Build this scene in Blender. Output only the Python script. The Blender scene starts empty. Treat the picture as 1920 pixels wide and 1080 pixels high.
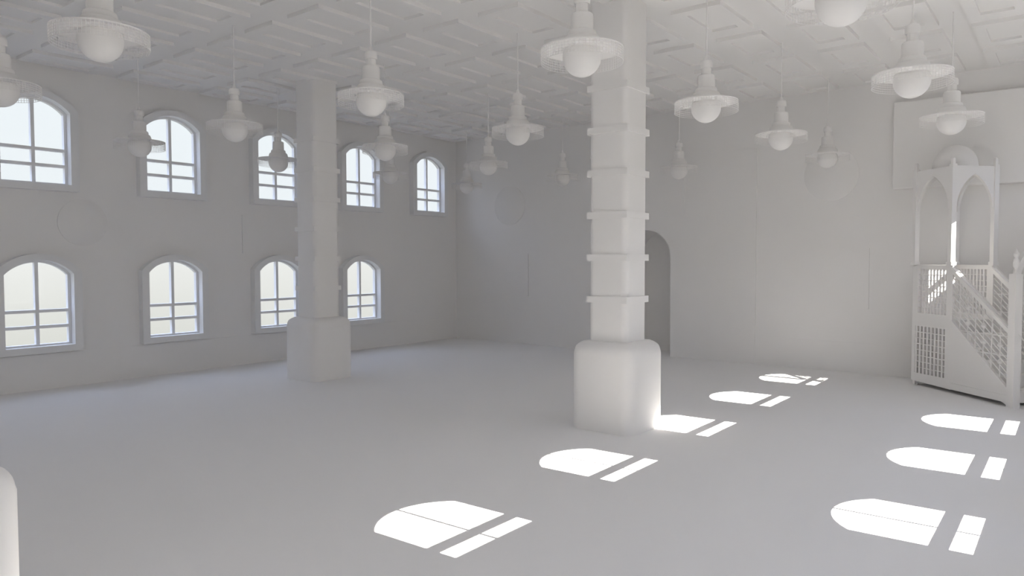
import bpy, bmesh, math
from mathutils import Vector, Matrix

sc = bpy.context.scene
COL = sc.collection
PI = math.pi

# ------------------------------------------------------------------ materials
def mat(name, col, rough=0.9, spec=0.2, bump=0.0, scale=6.0):
    m = bpy.data.materials.new(name)
    m.use_nodes = True
    nt = m.node_tree
    b = nt.nodes['Principled BSDF']
    b.inputs['Roughness'].default_value = rough
    b.inputs['Specular IOR Level'].default_value = spec
    tc = nt.nodes.new('ShaderNodeTexCoord')
    ns = nt.nodes.new('ShaderNodeTexNoise')
    ns.inputs['Scale'].default_value = scale
    ns.inputs['Detail'].default_value = 4
    rp = nt.nodes.new('ShaderNodeMapRange')
    rp.inputs['To Min'].default_value = 0.985
    rp.inputs['To Max'].default_value = 1.0
    mx = nt.nodes.new('ShaderNodeMix'); mx.data_type = 'RGBA'; mx.blend_type = 'MULTIPLY'
    mx.inputs[0].default_value = 1.0
    mx.inputs[6].default_value = (*col, 1)
    nt.links.new(tc.outputs['Object'], ns.inputs['Vector'])
    nt.links.new(ns.outputs['Fac'], rp.inputs['Value'])
    nt.links.new(rp.outputs['Result'], mx.inputs[7])
    nt.links.new(mx.outputs[2], b.inputs['Base Color'])
    if bump:
        bp = nt.nodes.new('ShaderNodeBump')
        bp.inputs['Strength'].default_value = bump
        bp.inputs['Distance'].default_value = 0.01
        nt.links.new(ns.outputs['Fac'], bp.inputs['Height'])
        nt.links.new(bp.outputs['Normal'], b.inputs['Normal'])
    return m

WHITE = (0.823, 0.811, 0.798)
M_wall = mat('matte_plaster', WHITE, bump=0.05, scale=3)
M_floor = mat('matte_floor', (0.822, 0.815, 0.810), rough=0.85, scale=1.2)
M_ceil = mat('matte_ceiling', WHITE)
M_clay = mat('matte_white_paint', (0.823, 0.811, 0.798), rough=0.8)
M_globe = mat('white_opal_globe', (0.823, 0.811, 0.798), rough=0.6, spec=0.3)
M_frame = mat('window_white', (0.80, 0.80, 0.80), rough=0.8)

def glass():
    m = bpy.data.materials.new('clear_pane'); m.use_nodes = True
    nt = m.node_tree; nt.nodes.clear()
    o = nt.nodes.new('ShaderNodeOutputMaterial')
    t = nt.nodes.new('ShaderNodeBsdfTransparent'); t.inputs[0].default_value = (0.98, 0.985, 0.985, 1)
    g = nt.nodes.new('ShaderNodeBsdfGlossy'); g.inputs['Roughness'].default_value = 0.02
    x = nt.nodes.new('ShaderNodeMixShader'); x.inputs[0].default_value = 0.02
    nt.links.new(t.outputs[0], x.inputs[1]); nt.links.new(g.outputs[0], x.inputs[2])
    nt.links.new(x.outputs[0], o.inputs['Surface'])
    return m
M_glass = glass()

# ------------------------------------------------------------------ helpers
def obj(name, bm, m, parent=None, smooth=False, loc=None):
    me = bpy.data.meshes.new(name)
    bmesh.ops.recalc_face_normals(bm, faces=bm.faces)
    bm.to_mesh(me); bm.free()
    me.materials.append(m)
    if smooth:
        for p in me.polygons: p.use_smooth = True
    o = bpy.data.objects.new(name, me)
    COL.objects.link(o)
    if parent: o.parent = parent
    if loc: o.location = loc
    return o

def tag(o, label=None, cat=None, group=None, kind=None):
    if label: o['label'] = label
    if cat: o['category'] = cat
    if group: o['group'] = group
    if kind: o['kind'] = kind
    return o

def empty(name, loc=(0, 0, 0), rz=0.0):
    o = bpy.data.objects.new(name, None)
    o.empty_display_size = 0.2
    COL.objects.link(o)
    o.location = loc; o.rotation_euler = (0, 0, rz)
    return o

def copy_tree(o, parent=None):
    c = o.copy(); COL.objects.link(c)
    if parent: c.parent = parent
    for ch in list(o.children): copy_tree(ch, c)
    return c

def box(bm, x0, x1, y0, y1, z0, z1):
    vs = [bm.verts.new(p) for p in ((x0,y0,z0),(x1,y0,z0),(x1,y1,z0),(x0,y1,z0),(x0,y0,z1),(x1,y0,z1),(x1,y1,z1),(x0,y1,z1))]
    for f in ((0,3,2,1),(4,5,6,7),(0,1,5,4),(1,2,6,5),(2,3,7,6),(3,0,4,7)):
        bm.faces.new([vs[i] for i in f])
    return vs

def bar(bm, a, b, w, d):
    """square bar from a to b; w across, d in thickness, ends vertical-ish"""
    a = Vector(a); b = Vector(b); t = (b - a).normalized()
    up = Vector((0, 0, 1)) if abs(t.z) < 0.95 else Vector((1, 0, 0))
    s = t.cross(up).normalized(); n = s.cross(t).normalized()
    vs = []
    for p in (a, b):
        for i, j in ((-1,-1),(1,-1),(1,1),(-1,1)):
            vs.append(bm.verts.new(p + s*d/2*i + n*w/2*j))
    for f in ((0,1,2,3),(7,6,5,4),(0,4,5,1),(1,5,6,2),(2,6,7,3),(3,7,4,0)):
        bm.faces.new([vs[i] for i in f])

def prism(bm, loops, f3, d0, d1):
    """extrude planar loops (outer + holes), f3(a,b,d)->xyz, between depths d0 and d1"""
    for d in (d0, d1):
        es = []
        for lp in loops:
            vs = [bm.verts.new(f3(a, b, d)) for a, b in lp]
            es += [bm.edges.new((vs[i], vs[(i+1) % len(vs)])) for i in range(len(vs))]
        bmesh.ops.triangle_fill(bm, edges=es, use_beauty=True)
    for lp in loops:
        n = len(lp)
        q0 = [bm.verts.new(f3(a, b, d0)) for a, b in lp]
        q1 = [bm.verts.new(f3(a, b, d1)) for a, b in lp]
        for i in range(n):
            j = (i+1) % n
            bm.faces.new((q0[i], q0[j], q1[j], q1[i]))
    bmesh.ops.remove_doubles(bm, verts=bm.verts, dist=1e-5)

def lathe(bm, prof, n=48, c=(0, 0, 0)):
    rings = []
    for r, z in prof:
        if r < 1e-5:
            rings.append([bm.verts.new((c[0], c[1], c[2]+z))])
        else:
            rings.append([bm.verts.new((c[0]+r*math.cos(2*PI*i/n), c[1]+r*math.sin(2*PI*i/n), c[2]+z)) for i in range(n)])
    for a, b in zip(rings, rings[1:]):
        for i in range(n):
            j = (i+1) % n
            if len(a) == 1 and len(b) == 1: continue
            if len(a) == 1: bm.faces.new((a[0], b[i], b[j]))
            elif len(b) == 1: bm.faces.new((a[i], a[j], b[0]))
            else: bm.faces.new((a[i], a[j], b[j], b[i]))

def auto_smooth(o, ang=0.6):
    me = o.data
    me.polygons.foreach_set('use_smooth', [True]*len(me.polygons))
    me.set_sharp_from_angle(angle=ang)

def arch_loop(hw, z0, zs, za, n=24):
    """outline: straight sides up to zs, segmental arch rising to za"""
    r = za - zs
    R = (hw*hw + r*r)/(2*r); cz = za - R
    a0 = math.asin(hw/R)
    pts = [(-hw, z0), (hw, z0)]
    for i in range(n+1):
        a = a0 - 2*a0*i/n
        pts.append((R*math.sin(a), cz + R*math.cos(a)))
    return pts

# ------------------------------------------------------------------ dimensions
XL, XR, YB, YF, H = -13.84, 0.64, 15.10, -5.8, 5.52
T = 0.085
DY = 2.33
WL = [4.63 + DY*k for k in range(-4, 5)]      # window centres on the left wall
WR = [4.475 + 2.32*k for k in range(-4, 5)]   # window centres on the right wall
ZLO, ZUP = 0.78, 3.53

# window outline measures, z from the bottom of the clear opening
HWO, ZSP, ZAP = 0.475, 1.178, 1.392
def hole(c, z): return [(c+a, z+b) for a, b in arch_loop(HWO+0.05, -0.035, ZSP+0.015, ZAP+0.045)]

# ------------------------------------------------------------------ walls, floor, ceiling
bm = bmesh.new(); box(bm, XL-0.3, XR+0.3, YF-0.3, YB+1.6, -0.2, 0)
tag(obj('floor', bm, M_floor), 'plain pale grey matte floor of the prayer hall', 'floor', kind='structure')

bm = bmesh.new()
loops = [[(YF, 0), (YB, 0), (YB, H), (YF, H)]]
for c in WL: loops.append(hole(c, ZUP))
for c in WL[:-1]: loops.append(hole(c, ZLO))
prism(bm, loops, lambda a, b, d: (XL-d, a, b), 0, T)
wl = tag(obj('wall_left', bm, M_wall), 'long white left wall with two rows of arched windows', 'wall', kind='structure')
bm = bmesh.new(); box(bm, XL, XL+0.012, YF, YB, 0.0, 0.61)
obj('dado_panel', bm, M_wall, wl)

bm = bmesh.new()
loops = [[(YF, 0), (YB, 0), (YB, H), (YF, H)]]
for c in WR: loops.append(hole(c, ZUP))
for c in WR[:-1]: loops.append(hole(c, ZLO))
prism(bm, loops, lambda a, b, d: (XR+d, a, b), 0, T)
tag(obj('wall_right', bm, M_wall), 'right wall beside the pulpit, pierced by sunny arched windows', 'wall', kind='structure')

# back wall with the arched recess
NX, NHW, NSP, NAP, ND = -7.86, 0.61, 2.27, 2.88, 0.95
nloop = [(NX-NHW, 0.0)] + [(NX - NHW*math.cos(PI*i/40), NSP + (NAP-NSP)*math.sin(PI*i/40)) for i in range(41)] + [(NX+NHW, 0.0)]
bm = bmesh.new()
outer = [(XL-T, 0.0), (XL-T, H), (XR+T, H), (XR+T, 0.0)] + nloop[::-1]
prism(bm, [outer], lambda a, b, d: (a, YB+d, b), 0, 0.1)
wb = tag(obj('wall_back', bm, M_wall), 'white back wall with the tall arched recess, discs and panels', 'wall', kind='structure')
bm = bmesh.new()
n0 = [bm.verts.new((a, YB+0.1, b)) for a, b in nloop]; n1 = [bm.verts.new((a, YB+ND, b)) for a, b in nloop]
for i in range(len(nloop)-1): bm.faces.new((n0[i], n0[i+1], n1[i+1], n1[i]))
bm.faces.new(n1)
nb = obj('arched_recess', bm, M_wall, wb)
sd = nb.modifiers.new('shell', 'SOLIDIFY'); sd.thickness = 0.06; sd.offset = 1
# raised field around the recess
bm = bmesh.new()
fx0, fx1, fz = -10.335, -5.31, 4.52
loop = [(fx0, 0.0), (fx0, fz), (fx1, fz), (fx1, 0.0)] + nloop[::-1]
prism(bm, [loop], lambda a, b, d: (a, YB-d, b), 0.0, 0.025)
obj('raised_field', bm, M_wall, wb)
bm = bmesh.new(); box(bm, -8.80, -6.92, YB-0.04, YB-0.025, 3.16, 4.03)
obj('inset_tablet', bm, M_wall, wb)
bm = bmesh.new(); box(bm, XL, fx0, YB-0.012, YB, 0, 0.59); box(bm, fx1, XR, YB-0.012, YB, 0, 0.59)
obj('dado_panel', bm, M_wall, wb)

bm = bmesh.new(); box(bm, XL-T, XR+T, YF-0.1, YF, 0, H)
tag(obj('wall_front', bm, M_wall), 'plain white wall opposite the pulpit wall', 'wall', kind='structure')

bm = bmesh.new(); box(bm, XL-T, XR+T, YF-0.1, YB+0.1, H, H+0.15)
PX, PY = 1.0345, 1.542
FB = H-0.055
for k in range(14):
    x1 = 0.47 - PX*k; x0 = x1-0.68
    for j in range(13):
        y0 = 13.62 - PY*j; y1 = y0+1.21
        if y0 < YF+0.1: continue
        # frame hanging from the ceiling with a sunk field
        lo = [(x0,y0),(x1,y0),(x1,y1),(x0,y1)]
        li = [(x0+.15,y0+.18),(x1-.15,y0+.18),(x1-.15,y1-.18),(x0+.15,y1-.18)]
        vo = [bm.verts.new((a,b,FB)) for a,b in lo]; vt = [bm.verts.new((a,b,H)) for a,b in lo]
        vi = [bm.verts.new((a,b,FB)) for a,b in li]; vu = [bm.verts.new((a,b,FB+.035)) for a,b in li]
        for i in range(4):
            q = (i+1) % 4
            bm.faces.new((vo[i], vo[q], vi[q], vi[i])); bm.faces.new((vo[i], vt[i], vt[q], vo[q]))
            bm.faces.new((vi[i], vi[q], vu[q], vu[i]))
        bm.faces.new(vu)
tag(obj('ceiling', bm, M_ceil), 'white coffered ceiling of small rectangular frames in rows', 'ceiling', kind='structure')

# ------------------------------------------------------------------ windows
def window_meshes():
    """local frame: +x into the room, y along the wall, z up from the clear opening"""
    out = {}
    def mk(key, bm):
        me = bpy.data.meshes.new(key); bmesh.ops.recalc_face_normals(bm, faces=bm.faces); bm.to_mesh(me); bm.free(); out[key] = me
    bm = bmesh.new()
    prism(bm, [arch_loop(HWO+0.05, -0.035, ZSP+0.015, ZAP+0.045), arch_loop(HWO, 0.0, ZSP, ZAP)], lambda a, b, d: (d, a, b), -T, 0.0)
    mk('sash', bm)
    bm = bmesh.new()
    oo = [(-0.65, -0.14), (0.65, -0.14)] + arch_loop(0.65, -0.14, ZSP+0.055, ZAP+0.145)[2:]
    prism(bm, [oo, arch_loop(HWO+0.045, -0.03, ZSP+0.015, ZAP+0.04)], lambda a, b, d: (d, a, b), 0.0, 0.16)
    mk('casing', bm)
    return out
WM = window_meshes()

def mk_part(name, me, m, parent):
    if not me.materials: me.materials.append(m)
    o = bpy.data.objects.new(name, me); COL.objects.link(o); o.parent = parent
    return o

def make_window(name, side):
    w = empty(name)
    mk_part('casing', WM['casing'], M_frame, w)
    mk_part('sash', WM['sash'], M_frame, w)
    mw = 0.027 if side == 'left' else 0.0125
    b = bmesh.new(); box(b, -T, -0.002, -mw, mw, 0, ZAP+0.002); obj('mullion', b, M_frame, w)
    for z in (0.563, 0.293):
        b = bmesh.new(); box(b, -T, -0.001, -HWO, HWO, z-0.026, z+0.026); obj('glazing_bar', b, M_frame, w)
    b = bmesh.new(); prism(b, [arch_loop(HWO, 0, ZSP, ZAP)], lambda a, c, d: (d, a, c), -0.050, -0.046)
    obj('pane', b, M_glass, w)
    if side == 'right':
        b = bmesh.new(); box(b, 0.0, 0.27, -0.62, 0.62, -0.06, -0.012); obj('sun_blocking_sill', b, M_frame, w)  # added out of view, projects far enough to stop sun through the lowest pane
    return w

ordinal = ['farthest behind', 'third behind', 'second behind', 'just behind', 'leftmost', 'second from the left', 'middle, half behind the far pillar', 'fourth, right of the far pillar', 'fifth, beside the corner']
protoL = None; wn = 0
for row, z in (('upper', ZUP), ('lower', ZLO)):
    for k, c in enumerate(WL):
        if row == 'lower' and k == 8: continue
        wn += 1
        if protoL is None: protoL = make_window('window_1', 'left'); w = protoL
        else: w = copy_tree(protoL); w.name = 'window_%d' % wn
        w.location = (XL, c, z)
        tag(w, ('%s row arched window in the left wall, %s%s' % (row, ordinal[k], ' the viewpoint' if k < 4 else '')), 'window',
            'arched windows of the left wall', 'structure')
protoR = None
rord = ['farthest from the pulpit', 'eighth from the pulpit', 'seventh from the pulpit', 'sixth from the pulpit', 'fifth from the pulpit', 'fourth from the pulpit', 'third from the pulpit', 'second from the pulpit', 'nearest the pulpit']
for row, z in (('upper', ZUP), ('lower', ZLO)):
    for k, c in enumerate(WR):
        if row == 'lower' and k == 8: continue
        wn += 1
        if protoR is None: protoR = make_window('window_%d' % wn, 'right'); w = protoR
        else: w = copy_tree(protoR); w.name = 'window_%d' % wn
        w.location = (XR, c, z); w.rotation_euler = (0, 0, PI)
        tag(w, '%s row arched window in the right wall, %s' % (row, rord[k]), 'window', 'arched windows of the right wall', 'structure')

# ------------------------------------------------------------------ reliefs on the walls
def disc(name, c, r, axis, label, group):
    b = bmesh.new(); lathe(b, [(0, 0), (r, 0), (r, 0.010), (r-0.006, 0.014), (0, 0.014)], 72)
    o = obj(name, b, M_wall)
    auto_smooth(o)
    o.location = c
    o.rotation_euler = (0, PI/2, 0) if axis == 'x' else (PI/2, 0, 0)
    tag(o, label, 'wall disc', group)
G = 'round plaster discs on the walls'
disc('round_medallion', (XL+0.001, 5.37, 2.87), 0.405, 'x', 'thin white round disc on the left wall between the two nearest window columns', G)
disc('round_medallion', (-11.91, YB-0.001, 3.64), 0.51, 'y', 'thin white round disc on the back wall left of the arched recess', G)
disc('round_medallion', (-3.85, YB-0.001, 3.87), 0.51, 'y', 'thin white round disc on the back wall between recess and big board', G)
def plaque(x0, x1, y0, y1, z0, z1, label):
    c = Vector(((x0+x1)/2, (y0+y1)/2, (z0+z1)/2))
    b = bmesh.new(); box(b, x0-c.x, x1-c.x, y0-c.y, y1-c.y, z0-c.z, z1-c.z)
    o = obj('wall_plaque', b, M_wall, loc=c); tag(o, label, 'plaque', 'flat rectangular plaques on the walls')
plaque(XL-.002, XL+.022, 8.456, 9.26, 2.35, 3.155, 'flat white plaque on the left wall between window rows, near the far pillar')
plaque(-12.5, -11.28, YB-.022, YB+.002, 1.25, 2.37, 'flat white plaque low on the back wall under the left disc')
plaque(-4.4, -3.13, YB-.022, YB+.002, 1.245, 2.42, 'flat white plaque low on the back wall beside the pulpit')

# large board on the back wall
b = bmesh.new(); box(b, -1.54, 1.54, -0.075, 0.075, -0.80, 0.80)
o = obj('wall_board', b, M_clay, loc=(-1.20, YB-0.075, 4.30))
bv = o.modifiers.new('edge', 'BEVEL'); bv.width = 0.02; bv.segments = 3
tag(o, 'large blank white board hung high on the back wall above the pulpit', 'board')

# ------------------------------------------------------------------ pillars
def rounded_box(name, hw, z0, z1, r, parent, rtop=None, m=None):
    b = bmesh.new(); vs = box(b, -hw, hw, -hw, hw, z0, z1)
    es = [e for e in b.edges if abs(e.verts[0].co.z - e.verts[1].co.z) > 0.1 or (rtop and e.verts[0].co.z > z1-0.01 and e.verts[1].co.z > z1-0.01)]
    bmesh.ops.bevel(b, geom=es, offset=r, segments=8, profile=0.5, affect='EDGES')
    o = obj(name, b, m or M_clay, parent); auto_smooth(o, 0.5)
    return o
def make_pillar():
    p = empty('square_pillar')
    rounded_box('base', 0.462, 0, 1.145, 0.165, p, rtop=True)
    rounded_box('shaft', 0.281, 1.13, H, 0.085, p)
    for i in range(6):
        z = 1.685 + 0.545*i
        b = bmesh.new(); box(b, -0.296, 0.296, -0.296, 0.296, z-0.042, z+0.042)
        obj('collar', b, M_clay, p)
    return p
pil = make_pillar(); pil.location = (-4.76, 8.335, 0)
tag(pil, 'white square pillar with collars and rounded base, in the centre foreground', 'pillar', 'square pillars of the hall')
for loc, lab in (((-11.20, 8.40, 0), 'white square pillar with collars and rounded base, nearest the left windows'),
                 ((-4.76, 0.905, 0), 'white square pillar whose rounded base cuts the lower left corner')):
    q = copy_tree(pil); q.location = loc; q['label'] = lab

# ------------------------------------------------------------------ pendant lamps
R = 0.38
def make_lamp(ztop):
    L = empty('pendant_lamp')
    S = R
    b = bmesh.new(); lathe(b, [(0.02, 0.045), (1.0, 0.0), (1.0, -0.03), (0.98, -0.035), (0.02, 0.01)][0:5], 72)
    # widen to real size
    for v in b.verts: v.co *= S
    o = obj('shade', b, M_clay, L); auto_smooth(o, 0.7)
    b = bmesh.new()
    lathe(b, [(.02, .02), (.46, .02), (.46, .13), (.445, .20), (.425, .25), (.40, .275), (.345, .28), (.352, .32), (.352, .37), (.335, .415), (.31, .43), (.272, .435),
              (.272, .78), (.26, .825), (.23, .85), (.02, .855)], 48)
    for v in b.verts: v.co *= S
    o = obj('housing', b, M_clay, L); auto_smooth(o, 0.45)
    b = bmesh.new(); lathe(b, [(.01, .84), (.15, .84), (.15, 1.10), (.01, 1.10)], 32)
    for v in b.verts: v.co *= S
    o = obj('neck', b, M_clay, L); auto_smooth(o, 0.6)
    b = bmesh.new(); lathe(b, [(.01, 1.07), (.18, 1.07), (.195, 1.10), (.195, 1.24), (.17, 1.30), (.08, 1.34), (.045, 1.46), (.01, 1.50)], 32)
    for v in b.verts: v.co *= S
    o = obj('cap', b, M_clay, L); auto_smooth(o, 0.6)
    b = bmesh.new(); lathe(b, [(0, 1.35*S), (.0095, 1.35*S), (.0095, ztop), (0, ztop)], 12)
    o = obj('rod', b, M_clay, L); auto_smooth(o, 0.8)
    b = bmesh.new(); bmesh.ops.create_uvsphere(b, u_segments=48, v_segments=32, radius=0.465*S)
    for v in b.verts: v.co.z -= 0.20*S
    obj('globe', b, M_globe, L, smooth=True)
    # wire mesh skirt hanging from the rim
    b = bmesh.new(); n = 76; wr = 0.0016; top, bot = -0.02*S, -0.33*S
    for i in range(n):
        a = 2*PI*i/n; c, s = math.cos(a), math.sin(a)
        bar(b, (S*c*.995, S*s*.995, top), (S*c*.995, S*s*.995, bot), wr*2, wr*2)
    for j in range(5):
        z = top + (bot-top)*(j+1)/5; ro, ri = S*.995+wr*1.2, S*.995-wr*1.2
        rings = []
        for r_, z_ in ((ro, z-wr), (ro, z+wr), (ri, z+wr), (ri, z-wr)):
            rings.append([b.verts.new((r_*math.cos(2*PI*i/n), r_*math.sin(2*PI*i/n), z_)) for i in range(n)])
        for q in range(4):
            A, B = rings[q], rings[(q+1) % 4]
            for i in range(n):
                k = (i+1) % n; b.faces.new((A[i], A[k], B[k], B[i]))
    obj('wire_skirt', b, M_clay, L)
    return L

ZD = 4.136
lamps = [
 ((-6.56, 2.72), 'large, near the top left corner of the view'),
 ((-9.32, 2.82), 'cut off by the left edge, above the first window'),
 ((-12.05, 5.56), 'hanging in front of the second upper window from the left'),
 ((-9.47, 5.70), 'hanging between the second and third upper windows'),
 ((-12.05, 8.15), 'hanging against the third upper window, left of the far pillar'),
 ((-6.55, 5.69), 'hanging just right of the far pillar top'),
 ((-9.28, 8.36), 'before the fourth upper window'),
 ((-12.0, 10.95), 'dim and far, between the fourth and fifth upper windows'),
 ((-12.22, 13.74), 'farthest one, hanging before the corner of left and back walls'),
 ((-9.25, 11.05), 'hanging just right of the far room corner'),
 ((-6.51, 8.45), 'brighter one halfway between the two pillars'),
 ((-9.32, 13.76), 'small and far, left of the central pillar'),
 ((-3.63, 5.68), 'large one overlapping the top left side of the central pillar'),
 ((-6.59, 14.06), 'small far one above the arched recess'),
 ((-3.63, 8.50), 'first one right of the central pillar'),
 ((-3.63, 11.34), 'second one right of the central pillar'),
 ((-3.66, 14.08), 'small far one above the disc left of the pulpit'),
 ((-1.38, 5.61), 'nearest one, only its globe showing at the top edge'),
 ((-1.40, 8.55), 'large one at the upper right of the view'),
 ((-1.38, 11.38), 'directly in front of the big board above the pulpit'),
 ((-6.53, 11.2), 'hidden behind the shaft of the central pillar'),
]
lamp0 = make_lamp(H-ZD)
for i, ((x, y), lab) in enumerate(lamps):
    l = lamp0 if i == 0 else copy_tree(lamp0)
    l.location = (x, y, ZD)
    tag(l, 'white globe pendant lamp, ' + lab, 'pendant lamp', 'white pendant lamps in rows')

# ------------------------------------------------------------------ pulpit (stairs turned into the corner)
K = 0.975
ua = math.atan2(-0.68688374, 0.72676731)
pul = empty('pulpit', (-2.33*K, 14.74*K, 0.0), ua)
tag(pul, 'white pulpit with stairs, lattice sides, arched canopy and dome in the right corner', 'pulpit')
ZB = 2.2*(1-K)   # lift from the floor
def kob(name, b, m=M_clay, parent=None, sm=False):
    for v in b.verts: v.co = Vector((v.co.x*K, v.co.y*K, v.co.z*K + ZB))
    o = obj(name, b, m, parent or pul)
    if sm: auto_smooth(o, 0.6)
    return o
W_ = 0.80; U1 = 0.955; UN = 2.11
def P_u(v0, v1):  # prism in the u-z plane
    return lambda a, c, d: (a, d, c)
def P_v(a, c, d): return (d, a, c)
# side frames of the box (near side v=0, far side v=W)
for v0, v1 in ((0.0, 0.04), (W_-0.04, W_)):
    b = bmesh.new()
    prism(b, [[(0, 0.02), (U1, 0.0), (U1, 2.06), (0, 2.06)], [(0.08, 0.165), (0.805, 0.175), (0.805, 1.01), (0.08, 1.01)],
              [(0.14, 1.25), (0.82, 1.25), (0.82, 2.03), (0.14, 2.03)]], P_u(v0, v1), v0, v1)
    side = kob('side_frame', b)
    b = bmesh.new()
    vm = v0+0.01
    n = 8; pt = (0.805-0.08)/n
    for i in range(n): box(b, 0.08+pt*i+0.004, 0.08+pt*i+0.044, vm-0.004, vm+0.085, 0.165, 1.01)
    for j in range(1, 8):
        z = 0.165+0.845*j/8; box(b, 0.08, 0.805, vm-0.010, vm+0.02, z-0.008, z+0.008)
    kob('lower_lattice', b, parent=side)
    b = bmesh.new()
    if v0 > 0: box(b, 0.08, 0.805, v1-0.012, v1-0.002, 0.165, 1.01); kob('added_shade_board', b, parent=side); b = bmesh.new()  # board added on the unseen far side to keep the lattice interior dark
    for i in range(1, 9):
        x = 0.14+0.68*i/9; box(b, x-0.015, x+0.015, vm, vm+0.024, 1.25, 2.03)
    for j in range(1, 8):
        z = 1.25+0.78*j/8; box(b, 0.14, 0.82, vm+0.004, vm+0.018, z-0.007, z+0.007)
    kob('upper_lattice', b, parent=side)
# back side of the box
b = bmesh.new()
prism(b, [[(0.04, 0.02), (W_-0.04, 0.02), (W_-0.04, 2.06), (0.04, 2.06)], [(0.1, 1.25), (0.7, 1.25), (0.7, 2.03), (0.1, 2.03)]], P_v, 0.0, 0.04)
bf = kob('back_frame', b)
b = bmesh.new()
for i in range(1, 12): y = 0.1+0.6*i/12; box(b, 0.01, 0.03, y-0.007, y+0.007, 1.25, 2.03)
for j in range(1, 8): z = 1.25+0.78*j/8; box(b, 0.012, 0.028, 0.1, 0.7, z-0.006, z+0.006)
kob('upper_lattice', b, parent=bf)
b = bmesh.new(); box(b, 0.04, U1, 0.04, W_-0.04, 1.12, 1.18); kob('platform', b)
b = bmesh.new(); box(b, U1-0.03, U1-0.002, 0.04, W_-0.04, 0.02, 1.12); kob('added_shade_partition', b)  # unseen inner wall added to darken the space behind the lower lattice
# platform rails
for x0, x1, y0, y1 in ((0.02, U1, -0.02, 0.06), (0.02, U1, W_-0.06, W_+0.02), (-0.02, 0.06, 0.06, W_-0.06)):
    b = bmesh.new(); box(b, x0, x1, y0, y1, 2.05, 2.105)
    bmesh.ops.bevel(b, geom=b.edges[:], offset=0.012, segments=2, affect='EDGES'); kob('top_rail', b)
# feet
for u_, v_ in ((0.03, 0.0), (0.03, W_-0.06), (0.93, W_-0.06)):
    b = bmesh.new(); box(b, u_, u_+0.06, v_+0.005, v_+0.065, -ZB/K, 0.03); kob('foot', b)
# stair sides
sl = (1.18-0.235)/(UN-U1+0.02)
for v0, v1 in ((0.0, 0.035), (W_-0.035, W_)):
    b = bmesh.new()
    prism(b, [[(U1, 0.01), (UN-0.12, 0.01), (UN, -0.035), (UN, 0.235), (U1, 1.175)]], P_u(v0, v1), v0, v1)
    sp = kob('stair_side', b)
    s_ = -1 if v0 == 0 else 1
    e = -0.012 if v0 == 0 else v1
    b = bmesh.new(); box(b, U1, UN, e, e+0.012, 0.01, 0.12); kob('skirting', b, parent=sp)
    b = bmesh.new(); prism(b, [[(U1, 1.13), (UN, 0.19), (UN, 0.235), (U1, 1.175)]], P_u(0, 0), e, e+0.012); kob('string_moulding', b, parent=sp)
    # handrail
    vm = (v0+v1)/2
    b = bmesh.new()
    prism(b, [[(U1-0.02, 1.975), (UN+0.02, 1.045), (UN+0.02, 1.145), (U1-0.02, 2.075)]], P_u(0, 0), vm-0.035, vm+0.035)
    bmesh.ops.bevel(b, geom=b.edges[:], offset=0.01, segments=2, affect='EDGES')
    kob('handrail', b)
    b = bmesh.new()
    for j in range(1, 8):
        f = j/8; za = 1.18+(1.985-1.18)*f; zb = 0.235+(1.055-0.235)*f
        bar(b, (U1, vm, za), (UN, vm, zb), 0.014, 0.014)
    for i in range(1, 7):
        x = U1+(UN-U1)*i/7; t_ = (x-U1)/(UN-U1)
        zl = 1.175-0.94*t_; zh = 1.985-0.93*t_
        box(b, x-0.007, x+0.007, vm-0.009, vm+0.009, zl, zh)
        if i % 2 == 0:
            for q in (0.3, 0.62):
                zc = zl+(zh-zl)*q
                lathe(b, [(0, -0.05), (0.035, -0.02), (0.045, 0), (0.035, 0.02), (0, 0.05)], 12, (x, vm, zc))
    for j in range(4):
        z = 1.62-0.3*j; ta = (1.985-z)/0.93; tb = (1.175-z)/0.94
        xa = max(U1, U1+(UN-U1)*max(0, tb)); xb = min(UN, U1+(UN-U1)*max(0, ta))
        if xb > xa: box(b, xa, xb, vm-0.005, vm+0.005, z-0.006, z+0.006)
    kob('railing_lattice', b, parent=sp)
# steps
ns = 6; rise = 1.18/6; run = (2.14-U1)/ns
for i in range(ns-1):
    z1 = rise*(i+1); x1 = 2.14 - run*i
    b = bmesh.new(); box(b, x1-run, x1-0.015, 0.035, W_-0.035, 0.0, z1-0.03); box(b, x1-run, x1+0.01, 0.036, W_-0.036, z1-0.03, z1)
    kob('step', b)
# newel posts with finials
fin = [(0, 0), (.05, 0), (.05, .03), (.03, .05), (.028, .08), (.05, .12), (.055, .17), (.045, .22), (.025, .25), (.045, .28), (.048, .31), (.03, .33), (.012, .36), (0, .40)]
for v_ in (-0.02, W_-0.10):
    b = bmesh.new(); box(b, UN, UN+0.13, v_, v_+0.12, -ZB/K, 1.98)
    nw = kob('newel_post', b)
    b = bmesh.new(); lathe(b, [(r_*0.8, z_*1.0) for r_, z_ in fin], 20, (UN+0.065, v_+0.06, 1.975)); kob('finial', b, parent=nw, sm=True)
# arch joining the newel posts
def pointed(hw, zs, za, cx, n=14):
    """points of a pointed arch from (cx-hw, zs) up to the apex and down"""
    h_ = za-zs; Rr = (hw*hw+h_*h_)/(2*hw); pts = []
    a1 = math.atan2(h_, Rr-hw)
    for i in range(n+1):
        a = a1*i/n
        pts.append((cx-hw+Rr-Rr*math.cos(a), zs+Rr*math.sin(a)))
    return pts + [(2*cx-x, z) for x, z in pts[-2::-1]]
b = bmesh.new()
po = pointed(0.40, 1.86, 2.46, 0.40); pi_ = pointed(0.32, 1.86, 2.36, 0.40)
prism(b, [po + pi_[::-1]], P_v, UN+0.03, UN+0.10)
kob('gate_arch', b)
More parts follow.
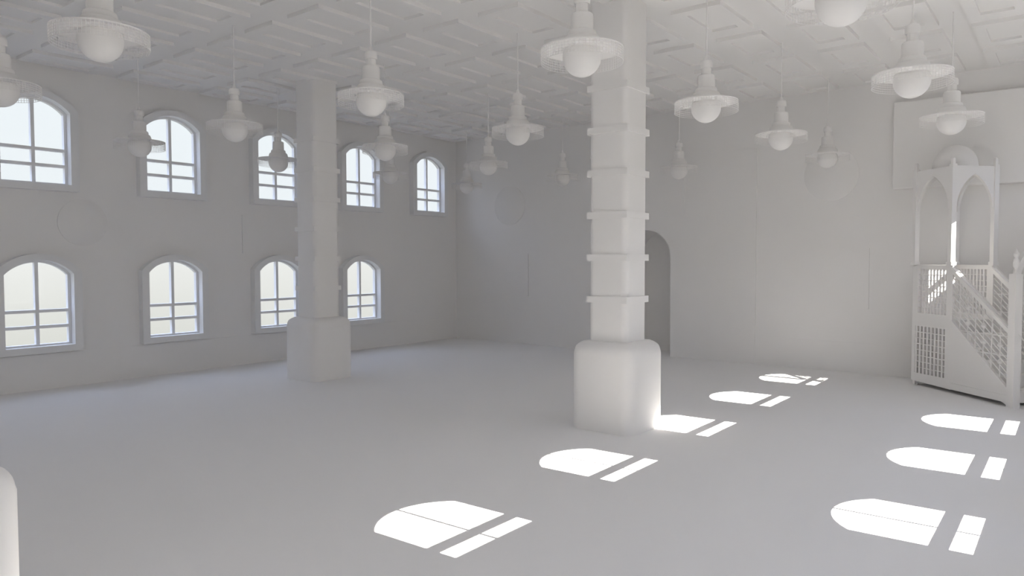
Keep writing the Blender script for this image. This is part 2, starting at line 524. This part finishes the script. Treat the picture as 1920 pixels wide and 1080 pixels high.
# canopy columns
cf = [(0, 0), (.03, 0), (.03, .02), (.018, .03), (.028, .05), (.012, .08), (0, .09)]
for u_, v_ in ((0.045, 0.0), (U1-0.045, 0.0), (0.045, W_-0.0), (U1-0.045, W_-0.0)):
    w_ = 0.041
    b = bmesh.new(); box(b, u_-w_, u_+w_, v_-w_, v_+w_, 2.1, 3.80)
    box(b, u_-w_-.012, u_+w_+.012, v_-w_-.012, v_+w_+.012, 2.10, 2.16)
    cc = kob('canopy_column', b)
    b = bmesh.new(); box(b, u_-.024, u_+.024, v_-.024, v_+.024, 3.80, 3.90); lathe(b, cf[:2]+[(0.02,.02),(0,.03)], 12, (u_, v_, 3.895)); kob('finial', b, parent=cc)
# arched canopy boards
def board(L0, L1):
    c = (L0+L1)/2; hw = (L1-L0)/2-0.03
    pa = pointed(hw, 3.06, 3.645, c)
    return [(L0, 3.06), (L0, 3.765), (L1, 3.765), (L1, 3.06)] + pa[::-1]
for v_ in (-0.015, W_-0.015):
    b = bmesh.new(); prism(b, [board(0.07, U1-0.08)], P_u(0, 0), v_-0.01, v_+0.04); kob('canopy_arch', b)
for u_ in (0.03, U1-0.065):
    b = bmesh.new(); prism(b, [board(0.03, W_-0.03)], P_v, u_-0.01, u_+0.04); kob('canopy_arch', b)
b = bmesh.new(); box(b, 0.03, U1-0.03, 0.0, W_, 3.745, 3.775); kob('canopy_roof', b)
b = bmesh.new()
lathe(b, [(0.345, 3.77), (0.345, 3.83)] + [(0.34*math.cos(PI/2*i/20), 3.83+0.355*math.sin(PI/2*i/20)) for i in range(21)], 64, (0.475, 0.40, 0))
kob('dome', b, sm=True)

# ------------------------------------------------------------------ light
sd_ = bpy.data.lights.new('sun', 'SUN'); sd_.energy = 27.0; sd_.angle = math.radians(0.12); sd_.color = (1.0, 0.95, 0.88)
so = bpy.data.objects.new('sun', sd_); COL.objects.link(so)
dv = Vector((-1.0, -0.03, -0.914))
so.rotation_euler = dv.to_track_quat('-Z', 'Y').to_euler()
so.location = (10, 5, 12)

w = bpy.data.worlds.new('sky'); sc.world = w; w.use_nodes = True
nt = w.node_tree; bg = nt.nodes['Background']
tc = nt.nodes.new('ShaderNodeTexCoord'); sp_ = nt.nodes.new('ShaderNodeSeparateXYZ')
cr = nt.nodes.new('ShaderNodeValToRGB')
mr = nt.nodes.new('ShaderNodeMapRange'); mr.inputs['From Min'].default_value = -1; mr.inputs['From Max'].default_value = 1
nt.links.new(tc.outputs['Generated'], sp_.inputs[0]); nt.links.new(sp_.outputs['Z'], mr.inputs['Value'])
nt.links.new(mr.outputs['Result'], cr.inputs['Fac']); nt.links.new(cr.outputs['Color'], bg.inputs['Color'])
e = cr.color_ramp.elements
SKY = ((0.0, (0.70, 0.70, 0.65)), (0.45, (0.76, 0.765, 0.715)), (0.497, (0.895, 0.90, 0.87)), (0.503, (0.91, 0.955, 0.98)), (0.60, (0.92, 0.975, 1.01)),
       (0.68, (2.6, 2.85, 3.6)), (1.0, (3.0, 3.8, 6.0)))
e[0].position = 0.0; e[0].color = (*SKY[0][1], 1)
e[1].position = 1.0; e[1].color = (*SKY[-1][1], 1)
for pos, c in SKY[1:-1]:
    n_ = e.new(pos); n_.color = (*c, 1)
bg.inputs['Strength'].default_value = 1.0

# ------------------------------------------------------------------ camera
cam = bpy.data.cameras.new('camera'); co = bpy.data.objects.new('camera', cam); COL.objects.link(co)
f = 1351.389; cam.sensor_width = 36.0; cam.lens = 36.0*f/1920
cam.clip_start = 0.05; cam.clip_end = 500
yaw, pit, rol = (math.radians(a) for a in (-38.0847, -2.2217, -0.075))
F = Vector((math.sin(yaw)*math.cos(pit), math.cos(yaw)*math.cos(pit), math.sin(pit)))
Rr = Vector((math.cos(yaw), -math.sin(yaw), 0)); U = Rr.cross(F)
R2 = Rr*math.cos(rol)+U*math.sin(rol); U2 = -Rr*math.sin(rol)+U*math.cos(rol)
m3 = Matrix((R2, U2, -F)).transposed()
co.matrix_world = Matrix.Translation((0, 0, 2.2)) @ m3.to_4x4()
sc.camera = co

sc.view_settings.view_transform = 'Standard'
sc.view_settings.look = 'None'
sc.view_settings.exposure = 0.0
sc.view_settings.gamma = 1.0
sc.view_settings.use_curve_mapping = False
sc.cycles.max_bounces = 14
sc.cycles.diffuse_bounces = 10
sc.cycles.transparent_max_bounces = 12
sc.cycles.use_denoising = True
